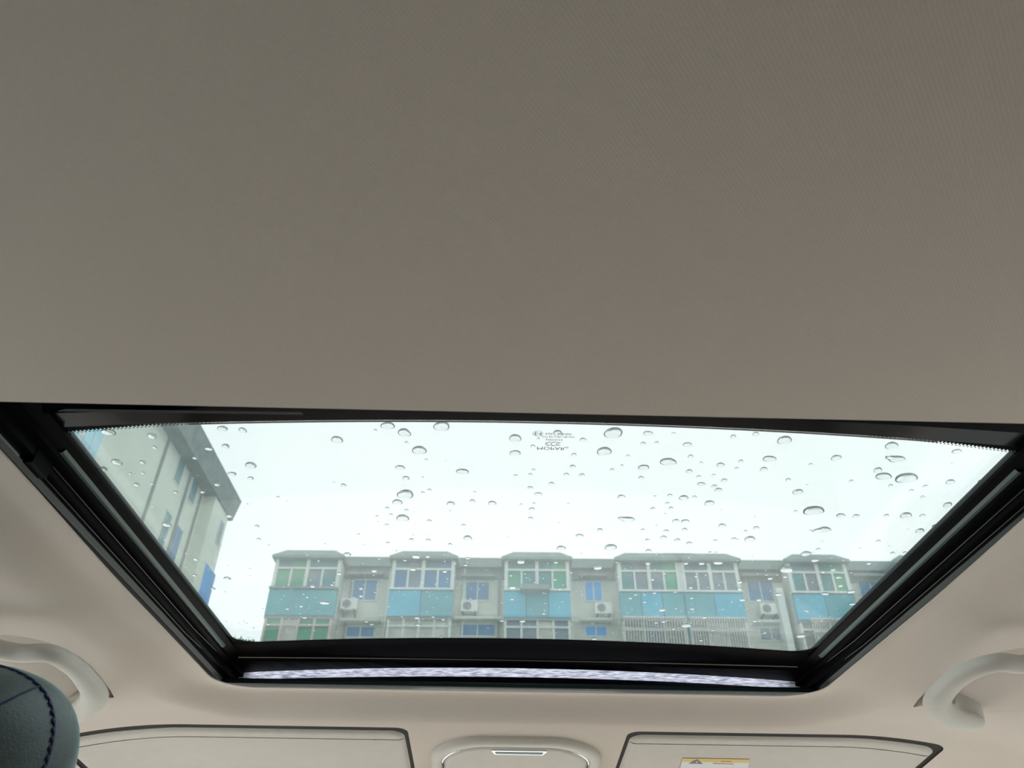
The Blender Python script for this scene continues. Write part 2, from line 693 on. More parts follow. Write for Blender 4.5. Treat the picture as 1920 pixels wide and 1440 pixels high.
mb = MB()
inn = resample(INN, 0.006)
cen = Vector((GX, 0.8))
a_row, b_row = [], []
for q, nrm in inn:
    a_row.append((q.x, q.y, gz(q.x) - 0.0006))
    ox = min(max(q.x + (q.x - cen.x) * 0.0, GX - 0.44), GX + 0.44)
    # matching point on the outer rim
    dx, dy = q.x - cen.x, q.y - cen.y
    k = max(abs(dx) / 0.44, (dy / 0.346) if dy > 0 else (-dy / 0.30), 1e-6)
    ex, ey = cen.x + dx / k, cen.y + dy / k
    if dy > 0:
        ey = min(ey, front_y(ex))
    b_row.append((ex, ey, gz(ex) - 0.0006))
mb.loft([a_row, b_row], close=True)
border = car_part(mb, 'ceramic_border', 'frit', pane, False)
mb = MB()
for off, rad, ph in ((0.0004, 0.00125, 0.0), (0.0026, 0.00085, 0.5)):
    pts = resample(INN, 0.0034)
    for k, (q, nrm) in enumerate(pts):
        q2 = pts[(k + 1) % len(pts)][0]
        c = q.lerp(q2, ph) if (q2 - q).length < 0.01 else q
        c = c + nrm * off
        z = gz(c.x) - 0.0007
        mb.add([(c.x + rad * cos(t * pi / 4), c.y + rad * sin(t * pi / 4), z) for t in range(8)], [tuple(range(8))])
dots = car_part(mb, 'border_dots', 'frit', pane, False)
dots['kind'] = 'stuff'


# stamp printed on the glass, reads right from outside the car
def text_mesh(txt, size, x, y, name, sx=1.0, align='CENTER', bold=0.0):
    cu_ = bpy.data.curves.new('txt', 'FONT')
    cu_.body = txt
    cu_.size = size
    cu_.align_x = align
    cu_.align_y = 'CENTER'
    cu_.offset = bold
    t = bpy.data.objects.new('txt', cu_)
    C.objects.link(t)
    dg = bpy.context.evaluated_depsgraph_get()
    me = bpy.data.meshes.new_from_object(t.evaluated_get(dg))
    vs = [(v.co.x * sx + x, v.co.y + y) for v in me.vertices]
    fs = [tuple(p.vertices) for p in me.polygons]
    bpy.data.objects.remove(t)
    bpy.data.curves.remove(cu_)
    bpy.data.meshes.remove(me)
    m = MB()
    m.add([(a, b, gz(a) - 0.0005) for a, b in vs], fs)
    return car_part(m, name, 'print_grey', pane)


def ring_mesh(px, py, rpx, ratio, wd, name):
    c = onz(px, py, gz(0.04))
    e = onz(px + rpx, py, gz(0.04))
    R = e[0] - c[0]
    m = MB()
    A = [(c[0] + R * cos(t * pi / 16), c[1] + R * ratio * sin(t * pi / 16)) for t in range(32)]
    B = [(c[0] + (R - wd) * cos(t * pi / 16), c[1] + (R * ratio - wd) * sin(t * pi / 16)) for t in range(32)]
    m.loft([[(a, b, gz(a) - 0.0005) for a, b in A], [(a, b, gz(a) - 0.0005) for a, b in B]], close=True)
    return car_part(m, name, 'print_grey', pane)


def stamp(txt, px, py, size, sx=1.0, bold=0.0):
    c = onz(px, py, gz(0.04))
    return text_mesh(txt, size, c[0], c[1], 'stamp_text', sx, bold=bold)


stamp('MOPAR', 1033, 839.5, 0.0072, 1.05)
stamp('®', 1063, 838, 0.0042)
stamp('CCC', 1037, 831, 0.0078, 0.85)
ring_mesh(1037, 831, 11.5, 0.72, 0.0004, 'stamp_ring')
stamp('E00/022', 1039, 823.5, 0.0040, 1.15)
stamp('DOT 847 CHM 1188 AV21', 1047, 818, 0.0044, 0.58)
stamp('43R - 000409', 1047, 812.5, 0.0046, 0.92)
stamp('E4', 1009, 812, 0.0072, 0.95)
ring_mesh(1008.5, 812, 9.6, 0.98, 0.0004, 'stamp_ring')
stamp('V', 1009.5, 820.5, 0.005)
stamp('>', 1042, 806, 0.004)

# ------------------------------------------------------------------ frame of the sunroof
frame = panel


def rail(side):
    s = side
    X = (lambda u: XL + u) if s < 0 else (lambda u: 0.470 - u)
    y0, y1 = 0.36, 1.20

    def strip(name, prof, material, ya=y0, yb=y1, seg=1, par=frame):
        m = MB()
        rr = [[(X(u), ya + (yb - ya) * k / seg, z) for u, z in prof] for k in range(seg + 1)]
        m.loft(rr)
        return car_part(m, name, material, par)
    r_ = strip('side_rail', [(-0.008, 0.3225), (-0.006, 0.3225), (0.0005, 0.3225), (0.0036, 0.3265), (0.0046, 0.331),
                             (0.0105, 0.332), (0.0105, 0.341), (0.0185, 0.342), (0.0185, 0.3470), (0.0300, 0.3520),
                             (0.0300, 0.3600), (-0.012, 0.372), (-0.012, 0.3225)], 'black_plastic')
    strip('rubber_seal', [(0.0004, 0.3222), (0.0012, 0.3220), (0.0040, 0.3262), (0.0036, 0.3275)], 'rubber_green', 0.43, 1.14, par=r_)
    for (u, z, ya, yb) in ((0.0058, 0.3290, 0.58, 1.155), (0.0116, 0.3375, 0.575, 1.165)):
        m = MB()
        m.tube([(X(u), ya + (yb - ya) * k / 6, z + (0.004 * max(0, k - 4) if k > 4 else 0)) for k in range(7)], 0.00045, 6)
        car_part(m, 'rail_ridge', 'ridge_metal', r_, True)
    strip('guide_strip', [(0.0185, 0.3455), (0.0215, 0.3462), (0.0232, 0.3488)], 'guide_teal', 0.565, 1.065, par=r_)
    # bracket at the rear end of the rail
    m = MB()
    m.box(min(X(0.002), X(0.0115)), max(X(0.002), X(0.0115)), 0.548, 0.574, 0.3255, 0.340)
    car_part(m, 'rail_bracket', 'black_plastic', r_)
    m = MB()
    m.tube([(X(0.003), 0.40, 0.327), (X(0.003), 0.54, 0.327)], 0.0016, 6)
    car_part(m, 'drain_tube', 'guide_teal', r_)


rail(-1)
rail(1)


def xsweep(name, prof, material, xa, xb, par=frame, n=28, smooth=False):
    """prof(x) -> list of (y, z)"""
    m = MB()
    m.loft([[(x, y, z) for y, z in prof(x)] for x in np.linspace(xa, xb, n)])
    return car_part(m, name, material, par, smooth)


def tt(x):
    return ((x - GX) / 0.41) ** 2


# rear cross bar and the cover behind it
xsweep('rear_bar', lambda x: [(0.500, gz(x) + 0.012), (0.502, gz(x) - 0.0030), (0.5135, gz(x) - 0.0045), (0.515, gz(x) - 0.0030),
                              (0.532 + 0.005 * tt(x), gz(x) - 0.0020), (0.5345 + 0.005 * tt(x), gz(x) - 0.0008)], 'gloss_black', GX - 0.42, GX + 0.42)
xsweep('bar_lip', lambda x: [(0.5325 + 0.005 * tt(x), gz(x) - 0.0024), (0.5345 + 0.005 * tt(x), gz(x) - 0.0027), (0.5352 + 0.005 * tt(x), gz(x) - 0.0009)], 'ridge_metal', GX - 0.30, GX + 0.33)
xsweep('rear_cover', lambda x: [(0.447, 0.3215), (0.447, 0.375), (0.515, 0.378)], 'black_plastic', XL - 0.03, XR + 0.04)
xsweep('rear_ridge', lambda x: [(0.5090, 0.3520 + 0.2 * (gz(x) - 0.355)), (0.5115, 0.3512 + 0.2 * (gz(x) - 0.355)), (0.5130, 0.3530 + 0.2 * (gz(x) - 0.355))],
       'ridge_metal', -0.355, -0.16, n=8)
m = MB()
m.box(0.057 - 0.003, 0.057 + 0.003, 0.4995, 0.5075, 0.3610, 0.3640)
car_part(m, 'clip', 'ridge_metal', frame)


# front: cross member under the glass edge, thin bead, deflector net, lower flange
def fy(x):
    return front_y(x)


xsweep('front_beam', lambda x: [(1.074, gz(x) - 0.0012), (fy(x) + 0.002, gz(x) - 0.0060), (fy(x) + 0.012, gz(x) - 0.0090),
                                (1.160 + 0.022 * tt(x), 0.3535 - 0.006 * tt(x)), (1.163 + 0.022 * tt(x), 0.372)],
       'black_plastic', XL - 0.03, XR + 0.04)
xsweep('glass_bead', lambda x: [(fy(x) + 0.0005, gz(x) - 0.0066), (fy(x) + 0.0018, gz(x) - 0.0076), (fy(x) + 0.003, gz(x) - 0.0070)],
       'ridge_metal', GX - 0.405, GX + 0.395)
xsweep('deflector_net', lambda x: [(1.160 + 0.022 * tt(x), 0.3535 - 0.006 * tt(x)), (1.1665 + 0.020 * tt(x), 0.3425 - 0.0045 * tt(x))],
       'net', XL - 0.04, XR + 0.05)
xsweep('lower_flange', lambda x: [(1.1700 + 0.020 * tt(x), 0.3450 - 0.0045 * tt(x)), (1.1662 + 0.020 * tt(x), 0.3424 - 0.0045 * tt(x)), (1.1640 + 0.010 * tt(x), 0.3330 - 0.001 * tt(x)),
                                  (1.152, 0.3305)], 'black_plastic', XL - 0.04, XR + 0.05)
xsweep('flange_seal', lambda x: [(1.1525, 0.3306), (1.1500, 0.3280), (1.1470, 0.3222), (1.17, 0.3232), (1.20, 0.338)],
       'rubber_green', XL - 0.03, XR + 0.04)
for px, py in ((417, 1217), (1532, 1222)):
    c = onz(px, py, 0.3535)
    m = MB()
    m.tube([(c[0], c[1], 0.3560), (c[0], c[1], 0.3530), (c[0], c[1], 0.3525)], [0.0020, 0.0020, 0.0012], 10)
    car_part(m, 'screw', 'ridge_metal', frame, True)


# ------------------------------------------------------------------ sun visors
def visor(name, label, x0, x1, sticker=False):
    t = thing(name, label, 'sun visor', ((x0 + x1) / 2, 1.35, OZ + 0.28), 'sun visors')
    ya, ys_, yb = 1.2635, 1.2900, 1.445
    full = rrect(x0, x1, ya, yb, 0.022, 8)

    def body(X, Y):
        e = np.maximum(0.011 - np.abs(poly_sdf(full, X, Y)), 0) / 0.011
        return hz(X, Y) - 0.002 + 0.006 * (1 - np.sqrt(np.maximum(1 - e ** 2, 0)))
    for nm, lo, hi in (('hinge_edge', ya - 1, ys_ - 0.0012), ('panel', ys_ + 0.0012, yb + 1)):
        m = MB()

        def sd(X, Y, lo=lo, hi=hi):
            return np.minimum(-poly_sdf(full, X, Y), np.minimum(Y - lo, hi - Y))
        yy = np.arange(ya - 0.002, ys_ + 0.004, 0.0022) if nm == 'hinge_edge' else np.concatenate([np.arange(ys_ - 0.001, ys_ + 0.006, 0.0022), np.arange(ys_ + 0.008, yb + 0.01, 0.006)])
        clip_sheet(m, np.arange(x0 - 0.005, x1 + 0.0051, 0.004), yy, sd, body)
        car_part(m, nm, 'visor_vinyl', t, True)
    m = MB()
    a, b = wall_ring(full, lambda x, y: body(x, y), lambda x, y: hz(x, y) + 0.0018)
    m.loft([a, b], close=True)
    m.add(b, [tuple(range(len(b)))])
    car_part(m, 'core', 'visor_vinyl', t)
    m = MB()
    clip_sheet(m, np.arange(x0 - 0.005, x1 + 0.0051, 0.008), np.arange(ya, yb + 0.01, 0.008), lambda X, Y: -0.006 - poly_sdf(full, X, Y), lambda X, Y: hz(X, Y) + 0.0015)
    car_part(m, 'seam', 'recess_plastic', t)
    if sticker:
        def on(px, py):
            return surf(px, py, 0.0012)

        def quad(name, px, material, par, lift):
            mm = MB()
            pts = [surf(*p, lift) for p in px]
            mm.add(pts + [(q[0], q[1], q[2] + 0.0003) for q in pts],
                   [tuple(range(len(pts))), tuple(range(len(pts), 2 * len(pts)))[::-1]] +
                   [(k, (k + 1) % len(pts), len(pts) + (k + 1) % len(pts), len(pts) + k) for k in range(len(pts))])
            return car_part(mm, name, material, par)
        s = quad('warning_sticker', [(1280, 1422.5), (1405, 1424.5), (1399, 1462), (1270, 1460)], 'sticker_white', t, -0.0025)
        s['label'] = 'yellow and white warning sticker'
        quad('yellow_band', [(1280, 1422), (1405.5, 1424), (1402, 1437), (1276.5, 1433.5)], 'sticker_yellow', s, -0.0029)
        quad('warning_triangle', [(1307, 1424), (1318, 1432.5), (1291, 1432)], 'sticker_grey', s, -0.0033)
        quad('triangle_mark', [(1307, 1427), (1308.5, 1427), (1306, 1431), (1304.5, 1431)], 'sticker_white', s, -0.0037)
        quad('print_line', [(1337, 1431), (1376, 1432), (1375.6, 1433.6), (1336.5, 1432.6)], 'sticker_orange', s, -0.0033)
        quad('print_line', [(1352, 1427.5), (1372, 1428), (1371.6, 1429.4), (1351.5, 1428.9)], 'sticker_orange', s, -0.0033)
    return t


visor('sun_visor', 'plain beige sun visor folded up beside the dark headrest', -0.655, -0.139)
visor('sun_visor', 'beige sun visor with a yellow warning sticker, folded up', 0.211, 0.682, True)


# ------------------------------------------------------------------ overhead console between the visors
con = thing('overhead_console', 'beige overhead console with chrome trim between the two sun visors', 'console', (XC, 1.33, OZ + 0.28))
BX0, BX1 = -0.103, 0.175


def con_ring(i):
    return rrect(BX0 + i, BX1 - i, 1.281 + i * 1.15, 1.50, (0.01, 0.01, 0.085 - i * 0.5, 0.085 - i * 0.5), 12)


def lev(P, dz):
    return [(x, y, float(hz(np.array([x]), np.array([y]))[0]) - dz) for x, y in P]


def bow(P, k=0.010):
    """the rear edge bows towards the cabin in the middle"""
    return [(x, y - k * max(0.0, 1 - ((x - XC) / 0.14) ** 2) * max(0.0, (1.36 - y) / 0.08) * (y < 1.36), z) for x, y, z in P]


m = MB()
m.loft([bow(lev(con_ring(0.0), -0.004)), bow(lev(con_ring(0.0005), 0.003)), bow(lev(con_ring(0.003), 0.0065)), bow(lev(con_ring(0.010), 0.0085)),
        bow(lev(con_ring(0.017), 0.0075)), bow(lev(con_ring(0.0185), 0.004)), bow(lev(con_ring(0.019), -0.002))], close=True)
car_part(m, 'bezel', 'console_plastic', con, True)
m = MB()
P = bow(lev(con_ring(0.0205), -0.001))
P2 = bow(lev(con_ring(0.022), 0.0055))
P3 = bow(lev(con_ring(0.030), 0.0068))
m.loft([P, P2, P3], close=True)
m.add(P3, [tuple(range(len(P3)))[::-1]])
car_part(m, 'lid', 'console_plastic', con, True)
ringP = bow(lev(con_ring(0.0192), 0.0062))
left = [p for p in ringP if p[0] < XC - 0.085 and p[1] < 1.46]
right = [p for p in ringP if p[0] > XC + 0.085 and p[1] < 1.46]
for part_ in (left, right):
    part_.sort(key=lambda p: p[1] * 1.0 - abs(p[0] - XC) * -1.0)
    m = MB()
    m.tube(part_, 0.0016, 6)
    car_part(m, 'chrome_trim', 'chrome', con, True)
thin = [p for p in ringP if p[1] < 1.34]
thin.sort(key=lambda p: p[0])
m = MB()
m.tube(thin, 0.0008, 6)
car_part(m, 'lid_edge', 'console_plastic', con, True)
a, b = surf(921, 1410, -0.0095), surf(1026, 1412, -0.0095)
m = MB()
zz = (a[2] + b[2]) / 2
yy = (a[1] + b[1]) / 2
m.add([(a[0], yy - 0.004, zz + .001), (b[0], yy - 0.004, zz + .001), (b[0] - 0.006, yy + 0.0125, zz - 0.001), (a[0] + 0.006, yy + 0.0125, zz - 0.001),
       (a[0], yy - 0.004, zz + .008), (b[0], yy - 0.004, zz + .008), (b[0] - 0.006, yy + 0.0125, zz + 0.006), (a[0] + 0.006, yy + 0.0125, zz + 0.006)],
      [(0, 1, 2, 3), (7, 6, 5, 4), (0, 4, 5, 1), (1, 5, 6, 2), (2, 6, 7, 3), (3, 7, 4, 0)])
latch = car_part(m, 'latch', 'chrome', con)
m = MB()
m.add([(a[0] + 0.005, yy + 0.002, zz - .0005), (b[0] - 0.005, yy + 0.002, zz - .0005), (b[0] - 0.008, yy + 0.0085, zz - 0.0012), (a[0] + 0.008, yy + 0.0085, zz - 0.0012)], [(0, 1, 2, 3)])
car_part(m, 'finger_slot', 'guide_teal', latch)


# ------------------------------------------------------------------ grab handles
def spline(P, n):
    P = [Vector(p) for p in P]
    P = [P[0] * 2 - P[1]] + P + [P[-1] * 2 - P[-2]]
    out = []
    for i in range(1, len(P) - 2):
        for k in range(n):
            t = k / n
            a, b, c, d = P[i - 1], P[i], P[i + 1], P[i + 2]
            out.append(0.5 * ((2 * b) + (c - a) * t + (2 * a - 5 * b + 4 * c - d) * t * t + (3 * b - a - 3 * c + d) * t ** 3))
    out.append(P[-2])
    return out


def handle(name, label, pts, rad):
    c = sum((Vector(p) for p in pts), Vector()) / len(pts)
    t = thing(name, label, 'grab handle', c + CAR, 'grab handles')
    sp = spline(pts, 7)
    n = len(sp)
    r = [rad[0] + 0.0 for _ in range(n)]
    ctrl = np.linspace(0, n - 1, len(rad))
    r = list(np.interp(np.arange(n), ctrl, rad))
    m = MB()
    m.tube(sp, r, 20, flat=0.72)
    car_part(m, 'grip', 'trim_plastic', t, True)
    for e in (pts[0], pts[-1]):
        m = MB()
        zc = float(hz(np.array([e[0]]), np.array([e[1]]))[0])
        m.tube([(e[0], e[1], e[2] - 0.006), (e[0], e[1], e[2] + 0.004), (e[0], e[1], zc + 0.012), (e[0], e[1], zc + 0.02)], [0.010, 0.0155, 0.0165, 0.0165], 20)
        car_part(m, 'mount', 'trim_plastic', t, True)
    return t


def hz1(x, y):
    return float(hz(np.array([x]), np.array([y]))[0])


R_pts = [onz(1824, 1353, 0.266), onz(1788, 1346, 0.256), onz(1757, 1318, 0.252), onz(1783, 1281, 0.254), onz(1822, 1256, 0.255), onz(1872, 1242, 0.255), onz(1925, 1245, 0.255),
         (0.575, 0.765, 0.258), (0.625, 0.760, 0.266)]
L_pts = [onz(116, 1347, 0.266), onz(150, 1334, 0.256), onz(177, 1305, 0.252), onz(160, 1272, 0.254), onz(133, 1246, 0.255), onz(92, 1225, 0.255), onz(30, 1224, 0.255),
         (-0.535, 0.79, 0.258), (-0.575, 0.785, 0.266)]
handle('grab_handle', 'beige grab handle partly hidden behind the dark headrest', L_pts, [0.015, 0.0165, 0.0155, 0.0128, 0.0122, 0.0122, 0.0125, 0.013, 0.014])
handle('grab_handle', 'beige grab handle by the visor with the yellow sticker', R_pts, [0.015, 0.0165, 0.0155, 0.0128, 0.0122, 0.0122, 0.0125, 0.013, 0.014])

# ------------------------------------------------------------------ front seat with its headrest
HC = Vector((-0.470, 0.675, 0.105))
HA, HB, HCZ = 0.134, 0.080, 0.100
seat = thing('car_seat', 'dark leather car seat headrest with dark blue stitching', 'car seat', (HC.x, HC.y, OZ - 0.95))


def hr_pt(u, s, side=-1):
    """u angle round the outline, s 0 centre..1 silhouette, on the back (towards the camera) or the front"""
    n = 2.7
    cx, sz = cos(u), sin(u)
    k = (abs(cx) ** n + abs(sz) ** n) ** (-1 / n)
    d = (1 - s ** 2.2) ** (1 / 1.9)
    taper = 1 - 0.10 * max(0.0, -sz * s)
    return Vector((HC.x + HA * k * cx * s * taper, HC.y + side * HB * d + 0.012 * sz * s, HC.z + HCZ * k * sz * s))


mb = MB()
NU = 72
ss = [0.02, 0.2, 0.4, 0.55, 0.68, 0.78, 0.86, 0.92, 0.955, 0.978, 0.992, 1.0]
rows = [[hr_pt(2 * pi * k / NU, s, -1) for k in range(NU)] for s in ss]
rows += [[hr_pt(2 * pi * k / NU, s, 1) for k in range(NU)] for s in ss[::-1][1:]]
mb.loft(rows, close=True)
mb.add(rows[0], [tuple(range(NU))])
mb.add(rows[-1], [tuple(range(NU))[::-1]])
head = fix_normals(car_part(mb, 'headrest', 'leather', seat, True))
mb = MB()
mb.tube([hr_pt(2 * pi * k / 120, 0.955) + Vector((0, -0.0004, 0)) for k in range(121)], 0.0011, 6)
car_part(mb, 'seam', 'stitch_blue', head, True)
mb = MB()
for k in range(90):
    u = 2 * pi * k / 90
    a, b = hr_pt(u - 0.018, 0.953), hr_pt(u + 0.018, 0.953)
    mb.tube([a + Vector((0, -0.0012, 0)), b + Vector((0, -0.0012, 0))], 0.0012, 5)
st = car_part(mb, 'stitching', 'stitch_blue', head, True)
st['kind'] = 'stuff'
for sgn in (1,):
    mb = MB()
    mb.tube([hr_pt(radians(46) - 0.40 * t, 0.955 - 0.55 * t) + Vector((0, -0.0002, 0)) for t in np.linspace(0, 1, 14)], 0.0008, 6)
    car_part(mb, 'diagonal_seam', 'stitch_blue', head, True)
for dx in (-0.055, 0.055):
    mb = MB()
    mb.tube([(HC.x + dx, HC.y, -0.20), (HC.x + dx, HC.y, HC.z - 0.06)], 0.006, 10)
    car_part(mb, 'headrest_post', 'chrome', seat, True)
mb = MB()
rows = []
for z, hw, hd, yo in ((-0.95, 0.20, 0.10, 0.0), (-0.93, 0.23, 0.12, 0.0), (-0.5, 0.25, 0.10, 0.03), (-0.2, 0.22, 0.07, 0.015), (-0.13, 0.19, 0.06, 0.01), (-0.115, 0.15, 0.04, 0.0)):
    rows.append([(HC.x + hw * (abs(cos(a)) ** 0.6) * (1 if cos(a) > 0 else -1), HC.y + 0.02 + yo + hd * (abs(sin(a)) ** 0.6) * (1 if sin(a) > 0 else -1), z)
                 for a in np.linspace(0, 2 * pi, 33)[:-1]])
mb.loft(rows, close=True)
mb.add(rows[-1], [tuple(range(32))])
fix_normals(car_part(mb, 'backrest', 'leather', seat, True))

# ------------------------------------------------------------------ raindrops on the outside of the glass: (pixel x, pixel y, width in pixels)
DROPS = """632,825,21 727,799,26 758,812,24 828,800,29 786,845,26 762,830,7 750,877,17 761,897,13 867,885,22 966,822,22 966,850,20 644,910,10
760,928,30 745,942,18 793,924,8 805,919,8 845,945,15 886,940,11 923,944,15 967,892,8 994,890,8 1000,881,7 994,915,10 1009,927,14 1034,907,10
1062,890,10 1074,875,11 1076,853,10 997,955,11 1001,944,6 995,972,9 755,972,23 762,957,8 726,953,8 707,968,6 733,965,7 805,977,9 869,985,8
877,1009,16 771,1012,9 803,1013,9 844,1021,8 727,1018,7 651,1040,14 1052,1028,16 780,1044,16 802,1044,9 759,1051,7 977,1054,15 890,923,6
725,984,7 672,1002,6 704,807,7 977,946,6 799,862,6 999,837,9 1046,813,18 1150,813,33 1133,847,26 1215,813,17 1206,832,10 1231,830,8
1093,825,12 1263,813,7 1289,834,16 1375,819,11 1417,814,12 1471,826,25 1443,861,23 1091,891,10 1148,881,8 1166,873,6 1178,855,7 1207,877,20
1202,896,10 1253,867,29 1295,856,10 1315,868,7 1292,884,12 1310,894,8 1351,872,14 1338,891,7 1358,901,11 1389,865,9 1381,878,7 1432,880,13
1315,908,14 1339,912,10 1347,919,13 1165,932,14 1282,934,17 1256,929,9 1302,932,8 1228,931,6 1251,944,8 1258,953,9 1224,954,9 1330,944,18
1178,975,24 1267,977,12 1285,978,15 1284,993,10 1249,996,10 1244,1008,12 1214,1013,9 1270,1013,11 1292,1019,11 1354,986,14 1406,1011,19
1418,990,11 1398,996,7 1376,1011,10 1341,1014,8 1125,994,11 1087,1005,14 1145,1027,22 1216,1033,11 1205,994,8 1331,1036,7 1342,1036,5
1286,1057,9 1316,1057,11 1346,1056,17 1215,1057,9 1568,859,18 1672,836,22 1682,862,29 1794,847,17 1646,882,16 1657,894,28 1700,898,39
1670,911,9 1709,920,8 1735,912,9 1730,932,8 1782,904,16 1845,904,21 1777,947,16 1496,923,18 1526,959,37 1492,959,7 1577,967,16 1605,968,12
1662,967,10 1699,967,20 1730,967,10 1725,996,16 1757,987,16 1546,994,24 1520,995,5 1647,1015,9 1511,1039,18 1528,1051,14 1475,1069,24
1520,871,8 1478,900,10 1596,902,8 1534,1030,8 1674,1037,8 1697,1036,7 1629,1057,9 1890,874,15 1543,1073,8 1562,1069,9 1572,1083,9
1472,1082,8 1444,1085,10 1459,1115,13 1547,1114,14 1596,1110,14 1598,1133,12 1387,1092,10 1392,1125,11 1423,1125,10 1502,1193,17 1321,1158,9
1336,1182,8 1415,1165,8 1434,1187,7 1387,1105,9 1513,1146,7 1576,1099,9 774,1068,12 702,1071,11 636,1076,10 586,1100,10 609,1131,18
571,1158,9 539,1142,7 565,1137,8 576,1120,6 782,1159,11 784,1172,10 834,1072,9 697,1171,8 828,1195,8 677,1104,8 677,1118,8 877,1047,8
873,1060,7 687,1166,7 623,1097,7 812,1157,7 831,1162,7 503,1171,6 1121,1065,16 961,1102,13 980,1165,12 941,1164,9 1114,1198,11 1242,1144,13
1287,1173,19 960,1124,7 1020,1151,7 1192,1115,7 1182,1122,8 1209,1129,7 1227,1112,7 1266,1110,7 1297,1122,7 1298,1142,8 1244,1166,9
1230,1168,7 1263,1179,7 1314,1201,7 1224,1087,7 1295,1102,8 1305,1081,6 1042,1055,8 1041,1087,6 1050,1105,7 203,811,25 285,818,17 290,839,9
219,867,19 192,880,18 267,867,12 256,909,12 329,923,9 365,859,9 392,842,15 407,909,11 380,923,9 430,968,11 417,804,19 455,807,15 423,837,14
470,873,20 435,889,15 470,897,11 482,987,9 485,1011,8 313,984,17 318,1050,9 368,1049,12 365,1079,9 426,1085,13 423,1189,13 399,1104,9
521,932,6 285,907,7 268,887,8 244,888,7"""
BIG = {(203, 811): 'large raindrop in the corner of the sunroof over the blue windows', (786, 845): 'large round raindrop with a full dark ring, upper middle of the sunroof',
       (828, 800): 'large raindrop touching the rear bar of the sunroof', (760, 928): 'wide raindrop at mid height left of the sunroof centre',
       (1150, 813): 'wide raindrop just right of the stamp on the sunroof glass', (1133, 847): 'broad raindrop right of and below the printed stamp',
       (1253, 867): 'long flat raindrop on the bright sky right of the stamp', (1700, 898): 'widest raindrop of all, near the right side of the sunroof',
       (1526, 959): 'wide raindrop above the fifth bay roof of the apartment block', (1682, 862): 'slanting raindrop near the right rear corner of the sunroof',
       (1546, 994): 'raindrop with a thin tail above the apartment block roof', (1178, 975): 'slanting wedge shaped raindrop above the double bay',
       (609, 1131): 'large bright raindrop over the leftmost blue balcony panel', (1475, 1069): 'large bright raindrop at the edge of the fifth bay window',
       (1287, 1173): 'wide bright raindrop over the barred windows below the double bay', (1145, 1027): 'wide raindrop just above the roofline between third and double bay',
       (780, 1044): 'bright raindrop over the roof of the second bay', (1121, 1065): 'bright raindrop above the small window between third and double bay',
       (727, 799): 'raindrop cut by the rear bar, left of the sunroof middle', (758, 812): 'arched raindrop just below the rear bar, left of the sunroof middle',
       (1443, 861): 'broad round raindrop alone on the bright sky, right half of the glass', (1471, 826): 'arched raindrop under the rear bar, right half of the glass',
       (1845, 904): 'raindrop touching the dotted border of the right side', (1511, 1039): 'round raindrop on the roof edge of the fifth bay',
       (1502, 1193): 'flat bright raindrop low beside the pale column of the apartment block'}


def cap_mesh(seed, ky=1.0, tail=0.0, hgt=0.46):
    rs = random.Random(seed)
    nu, nr = 28, 9
    ph = [rs.uniform(0, 6.28) for _ in range(3)]
    am = [rs.uniform(0.02, 0.07), rs.uniform(0.01, 0.05), rs.uniform(0.0, 0.03)]

    def rad(u):
        r = 1 + sum(am[k] * cos((k + 2) * u + ph[k]) for k in range(3))
        if tail:
            d = (u - tail + pi) % (2 * pi) - pi
            r += 0.9 * math.exp(-(d / 0.35) ** 2)
        return r
    vs, fs = [], []
    for i in range(nr):
        t = i / nr
        rr = cos(t * pi / 2) ** 0.9
        zz = hgt * sin(t * pi / 2) ** 0.85
        for k in range(nu):
            u = 2 * pi * k / nu
            q = rad(u) * rr
            vs.append((q * cos(u), q * sin(u) * ky, zz))
    vs.append((0, 0, hgt))
    for i in range(nr - 1):
        for k in range(nu):
            k2 = (k + 1) % nu
            fs.append((i * nu + k, i * nu + k2, (i + 1) * nu + k2, (i + 1) * nu + k))
    for k in range(nu):
        fs.append(((nr - 1) * nu + k, (nr - 1) * nu + (k + 1) % nu, (nr) * nu))
    fs.append(tuple(range(nu))[::-1])
    return vs, fs


def cap_data(name, *a, **k):
    vs, fs = cap_mesh(*a, **k)
    me = bpy.data.meshes.new(name)
    me.from_pydata(vs, [], fs)
    me.shade_smooth()
    me.set_sharp_from_angle(angle=radians(45))
    me.materials.append(MATS['water'])
    return me


CAPS = [cap_data('raindrop', s) for s in range(6)] + [cap_data('raindrop', 20 + s, 0.75) for s in range(3)]
TAIL = cap_data('raindrop', 40, 0.7, tail=radians(150))
WEDGE = cap_data('raindrop', 41, 0.6, tail=radians(205))


def glass_hit(px, py):
    z = 0.36
    for _ in range(12):
        p = onz(px, py, z)
        z = gz(p[0]) + 0.0043
    return onz(px, py, z)


ORD = 'first second third fourth fifth sixth seventh eighth ninth tenth eleventh twelfth thirteenth fourteenth fifteenth sixteenth'.split()
ZONES = {}


def zone(px, py):
    if px < 440 and py < 1110 and not (px > 400 and py < 960):
        return 'over the top of the pale building' if py < 850 else 'over the middle of the pale building' if py < 930 else 'over the end of the pale building'
    cols = ((500, 'the gap beside the pale building'), (645, 'the first bay'), (725, 'wall between first and second bays'), (855, 'the second bay'),
            (940, 'wall between second and third bays'), (1075, 'the third bay'), (1160, 'wall between third and double bays'),
            (1275, 'left half of double bay'), (1400, 'right half of double bay'), (1468, 'the wall before the fifth bay'),
            (1610, 'the fifth bay'), (2000, 'the wall after the fifth bay'))
    col = next(n for x, n in cols if px < x)
    if py < 1041:
        row = 'near the rear bar above ' if py < 850 else 'high in sky above ' if py < 905 else 'halfway up sky above ' if py < 965 else 'low in sky above '
    else:
        row = 'over upper part of ' if py < 1106 else 'over lower part of '
    return row + col


